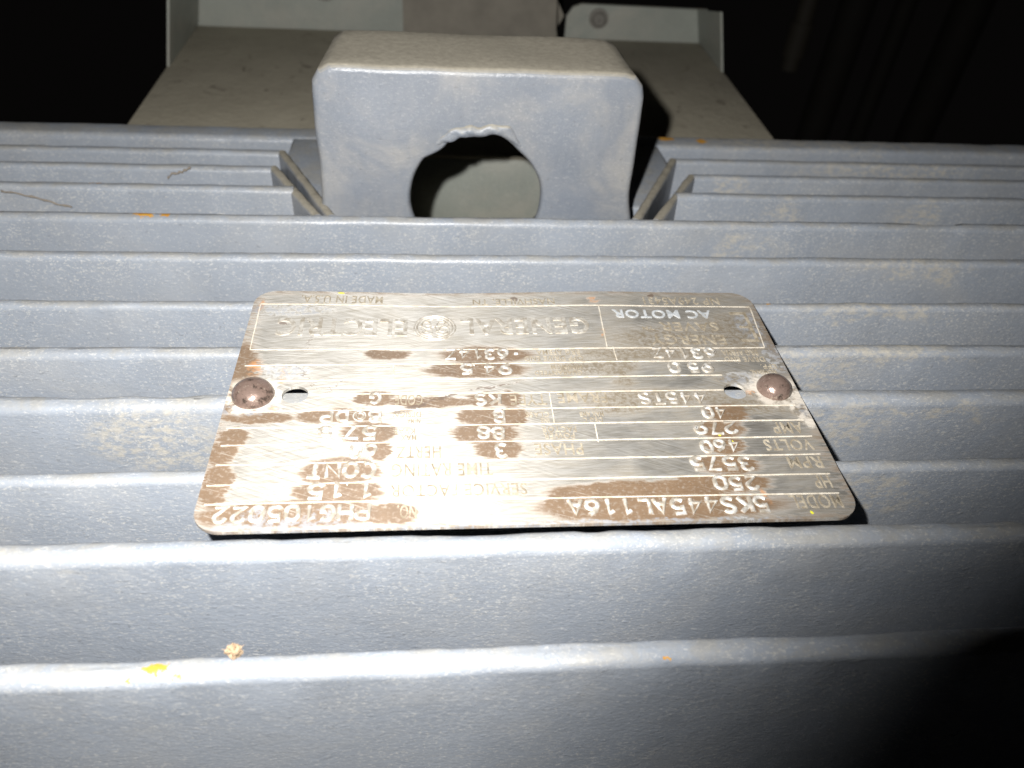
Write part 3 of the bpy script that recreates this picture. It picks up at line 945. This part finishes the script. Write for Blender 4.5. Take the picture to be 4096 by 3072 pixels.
slab(0.0744, 0.0754, 0.0695, 0.0848); slab(0.0700, 0.0744, 0.0836, 0.0848); slab(0.0712, 0.0744, 0.0764, 0.0774); slab(0.0700, 0.0744, 0.0695, 0.0706)
on_plate('square_device', bm, M_LETTER)

# domed rivets: shank through the plate into the fin below
for (rx, ry, rr, rh) in [(-0.0727, 0.0462, 0.0055, 0.0040), (0.0725, 0.0474, 0.0049, 0.0038)]:
    bm = bmesh.new()
    prof = [(rr * 0.5, -0.012), (rr * 0.5, -0.0002), (rr * 1.0, -0.0002), (rr * 1.02, 0.0004)] + [(rr * math.cos(a), 0.0004 + rh * math.sin(a)) for a in [math.pi / 2 * k / 12 for k in range(1, 12)]]
    N = 40
    rows = []
    for (r, z) in prof:
        rows.append([bm.verts.new((rx + r * math.cos(2 * math.pi * k / N) * (1 + 0.02 * mn.noise(Vector((k * .3, z * 900, rx * 99)))), ry + r * math.sin(2 * math.pi * k / N), z + bend(rx, ry))) for k in range(N)])
    for a, b in zip(rows[:-1], rows[1:]):
        for k in range(N): bm.faces.new((a[k], a[(k + 1) % N], b[(k + 1) % N], b[k]))
    tip = bm.verts.new((rx, ry, 0.0004 + rh + bend(rx, ry)))
    for k in range(N): bm.faces.new((rows[-1][k], rows[-1][(k + 1) % N], tip))
    bm.faces.new(rows[0])
    adopt(from_bm('rivet', bm, M_RIVET, sharp=50), NP)

# ------------------------------------------------------------------ the bracket behind the motor
BR = empty('sheet_metal_bracket', (-0.01, 0.37, -0.09), 'dusty grey green sheet metal tray behind the lug, with upright bolted back panels', 'bracket')
TZ = -0.0350
bx0, bx1, by0, by1 = -0.1830, 0.1668, 0.272, 0.462
def bpart(o):
    adopt(o, BR); return o
floor = bpart(box('tray_floor', (bx0, by0, TZ - 0.003), (bx1, by1 - 0.0015, TZ), M_DUST, 0.001))
bpart(box('front_skirt', (bx0 + 0.004, by0 + 0.001, TZ - 0.040), (bx1 - 0.004, by0 + 0.004, TZ - 0.0032), M_TRAY, 0.001))
bpart(box('skirt_flange', (bx0 + 0.004, by0 - 0.030, TZ - 0.0435), (bx1 - 0.004, by0 + 0.004, TZ - 0.0402), M_DUST, 0.001))
def panel(name, pts, y0, y1, mat, rag=0.0):
    """upright sheet from an outline in (x, z), y0 front to y1 back"""
    bm = bmesh.new()
    a = [bm.verts.new((x, y0, z)) for x, z in pts]; b = [bm.verts.new((x, y1, z)) for x, z in pts]
    n = len(pts)
    bm.faces.new(a); bm.faces.new(list(reversed(b)))
    for i in range(n): bm.faces.new((a[i], b[i], b[(i + 1) % n], a[(i + 1) % n]))
    bmesh.ops.triangulate(bm, faces=[f for f in bm.faces if len(f.verts) > 4])
    return bpart(from_bm(name, bm, mat, smooth=False))
panel('back_panel', [(bx0, TZ - 0.003), (-0.040, TZ - 0.003), (-0.040, 0.05), (bx0, 0.05)], by1, by1 + 0.003, M_TRAY)
panel('back_panel', [(0.068, TZ - 0.003), (bx1, TZ - 0.003), (bx1, -0.0135), (0.078, -0.0128), (0.072, -0.0150), (0.068, -0.021)], by1, by1 + 0.003, M_TRAY)
rg = [(-0.044, TZ), (0.062, TZ)]
for k in range(9):
    z = TZ + 0.075 * (k + 1) / 9
    rg.append((0.0585 + 0.005 * math.sin(k * 1.15 + 0.4) + 0.003 * mn.noise(Vector((k * 1.3, 2.2, 0))), z))
rg.append((-0.044, 0.04))
panel('middle_panel', rg, by1 - 0.009, by1 - 0.006, M_BROWN)
for (xb, xt, yf, zb, zf) in ((-0.1825, -0.1745, 0.382, 0.050, 0.050), (0.1660, 0.1566, 0.402, -0.0135, 0.0023)):
    # flared side wing: foot on the tray edge, leaning in towards its top
    bm = bmesh.new()
    def wx(z): return xb + (xt - xb) * (z - TZ) / (0.0375 if xb > 0 else 0.0375)
    q = [(yf, TZ + 0.0002), (by1 - 0.0002, TZ + 0.0002), (by1 - 0.0002, zb), (yf, zf)]
    s = -1 if xb > 0 else 1
    a = [bm.verts.new((wx(z), y, z)) for y, z in q]; b = [bm.verts.new((wx(z) + s * 0.0014, y, z)) for y, z in q]
    bm.faces.new(a); bm.faces.new(list(reversed(b)))
    for i in range(4): bm.faces.new((a[i], b[i], b[(i + 1) % 4], a[(i + 1) % 4]))
    bpart(from_bm('side_wing', bm, M_TRAY, smooth=False))
def bolt(x, y, z, r):
    bm = bmesh.new()
    N = 28
    prof = [(r * 1.5, 0), (r * 1.5, -0.0012), (r * 1.05, -0.0013), (r, -0.0035), (r * 0.8, -0.0044), (r * 0.3, -0.0044), (r * 0.25, -0.0032)]
    rows = [[bm.verts.new((x + q * math.cos(2 * math.pi * k / N), y + d, z + q * math.sin(2 * math.pi * k / N))) for k in range(N)] for q, d in prof]
    for a, b in zip(rows[:-1], rows[1:]):
        for k in range(N): bm.faces.new((a[k], a[(k + 1) % N], b[(k + 1) % N], b[k]))
    bm.faces.new(rows[0]); bm.faces.new(rows[-1])
    bpart(from_bm('bolt', bm, M_BOLT, sharp=40))
bolt(-0.0955, by1, -0.0075, 0.0062)
bolt(0.0905, by1, -0.0215, 0.0045)

# ------------------------------------------------------------------ dim pipe far behind
def pipe(x, y, z0, z1, lean, r, label):
    bm = bmesh.new(); N = 24; rows = []
    for z, rr in ((z0, r), (z0 + 0.02, r), (z0 + 0.0201, r * 1.25), (z0 + 0.07, r * 1.25), (z0 + 0.0701, r), (z1, r)):
        rows.append([bm.verts.new((x + lean * (z - z0) + rr * math.cos(2 * math.pi * k / N), y + rr * math.sin(2 * math.pi * k / N), z)) for k in range(N)])
    for a, b in zip(rows[:-1], rows[1:]):
        for k in range(N): bm.faces.new((a[k], a[(k + 1) % N], b[(k + 1) % N], b[k]))
    bm.faces.new(rows[0]); bm.faces.new(rows[-1])
    o = from_bm('pipe', bm, M_PIPE, sharp=40)
    o['label'] = label; o['category'] = 'pipe'
    return o
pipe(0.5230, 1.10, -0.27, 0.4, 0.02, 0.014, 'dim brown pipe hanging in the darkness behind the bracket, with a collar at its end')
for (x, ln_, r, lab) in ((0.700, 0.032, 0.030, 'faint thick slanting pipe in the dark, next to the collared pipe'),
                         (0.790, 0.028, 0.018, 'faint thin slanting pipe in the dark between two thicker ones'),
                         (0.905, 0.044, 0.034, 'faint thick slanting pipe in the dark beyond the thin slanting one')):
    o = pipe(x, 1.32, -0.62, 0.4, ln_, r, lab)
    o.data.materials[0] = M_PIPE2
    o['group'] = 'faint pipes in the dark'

# ------------------------------------------------------------------ small loose things
def crumb(loc, r, label):
    bm = bmesh.new()
    bmesh.ops.create_icosphere(bm, subdivisions=3, radius=1.0)
    for v in bm.verts:
        d = v.co.normalized()
        k = 1 + 0.55 * mn.noise(d * 2.3 + Vector(loc) * 90) + 0.3 * mn.noise(d * 6)
        v.co = Vector((d.x * 0.75, d.y * 0.6, d.z)) * r * k + Vector(loc)
    for i in range(9):                                   # dry fibres sticking out
        a = Vector((random.uniform(-1, 1), random.uniform(-1, .4), random.uniform(-.2, 1.4))).normalized()
        s = a.orthogonal().normalized() * r * 0.10
        p = Vector(loc) + a * r * 0.4; q = Vector(loc) + a * r * random.uniform(1.1, 1.6)
        u = a.cross(s).normalized() * r * 0.10
        vs = [bm.verts.new(p + s), bm.verts.new(p - s), bm.verts.new(p + u), bm.verts.new(q)]
        for f in ((0, 1, 3), (1, 2, 3), (2, 0, 3), (0, 2, 1)): bm.faces.new([vs[i] for i in f])
    o = from_bm('dirt_crumb', bm, M_CRUMB, smooth=False)
    o['label'] = label; o['category'] = 'crumb'
crumb((-0.0660, -0.0258, -0.0066), 0.0020, 'dry tan crumb of dirt lying on the front fin')

def strand(pts, r, label):
    bm = bmesh.new()
    N = 6; rows = []
    fine = []
    for i in range(len(pts) - 1):
        for k in range(4):
            f = k / 4
            fine.append(Vector(pts[i]).lerp(Vector(pts[i + 1]), f) + Vector((0, 0, mn.noise(Vector((i + f, r * 999, 4)) * 1.7) * r * 1.6)))
    fine.append(Vector(pts[-1]))
    for i, p in enumerate(fine):
        rr = r * (0.6 + 0.7 * abs(mn.noise(Vector((i * 0.6, 1.5, r * 500)))) + 0.3 * (i % 3 == 0))
        rows.append([bm.verts.new(p + Vector((0, rr * math.cos(2 * math.pi * k / N), rr * math.sin(2 * math.pi * k / N)))) for k in range(N)])
    for a, b in zip(rows[:-1], rows[1:]):
        for k in range(N): bm.faces.new((a[k], a[(k + 1) % N], b[(k + 1) % N], b[k]))
    bm.faces.new(rows[0]); bm.faces.new(rows[-1])
    o = from_bm('dirt_strand', bm, M_STRAND)
    o['label'] = label; o['category'] = 'strand'
strand([(-0.1835, 0.1657, -0.0039), (-0.1792, 0.1657, -0.0046), (-0.1747, 0.1656, -0.0056), (-0.1694, 0.1656, -0.0071), (-0.165, 0.1656, -0.0089), (-0.1603, 0.1655, -0.01)], 0.00038, 'long thin dark strand drooping across a fin face')
strand([(-0.1306, 0.1888, -0.0090), (-0.1284, 0.1888, -0.0073), (-0.1264, 0.1888, -0.0069), (-0.1243, 0.1889, -0.0063), (-0.1226, 0.1889, -0.0052), (-0.1209, 0.1889, -0.0046)], 0.00055, 'short crooked clump of dirt stuck on a fin near the lug')

# the taking camera's lens barrel, a short black tube round the viewpoint; it shades one corner from the flash
def barrel():
    bm = bmesh.new(); N = 48
    prof = [(0.0225, -0.012), (0.0268, -0.012), (0.0268, 0.0175), (0.0264, 0.0180), (0.0229, 0.0180), (0.0225, 0.0175)]
    rows = [[bm.verts.new(CAM + FWD * d + (RIGHT * math.cos(2 * math.pi * k / N) + DOWN * math.sin(2 * math.pi * k / N)) * r) for k in range(N)] for r, d in prof]
    for a, b in zip(rows, rows[1:] + rows[:1]):
        for k in range(N): bm.faces.new((a[k], a[(k + 1) % N], b[(k + 1) % N], b[k]))
    o = from_bm('lens_barrel', bm, M_BLACK, sharp=40)
    o['label'] = 'short black lens barrel of the camera held over the fins'
    o['category'] = 'lens'
barrel()
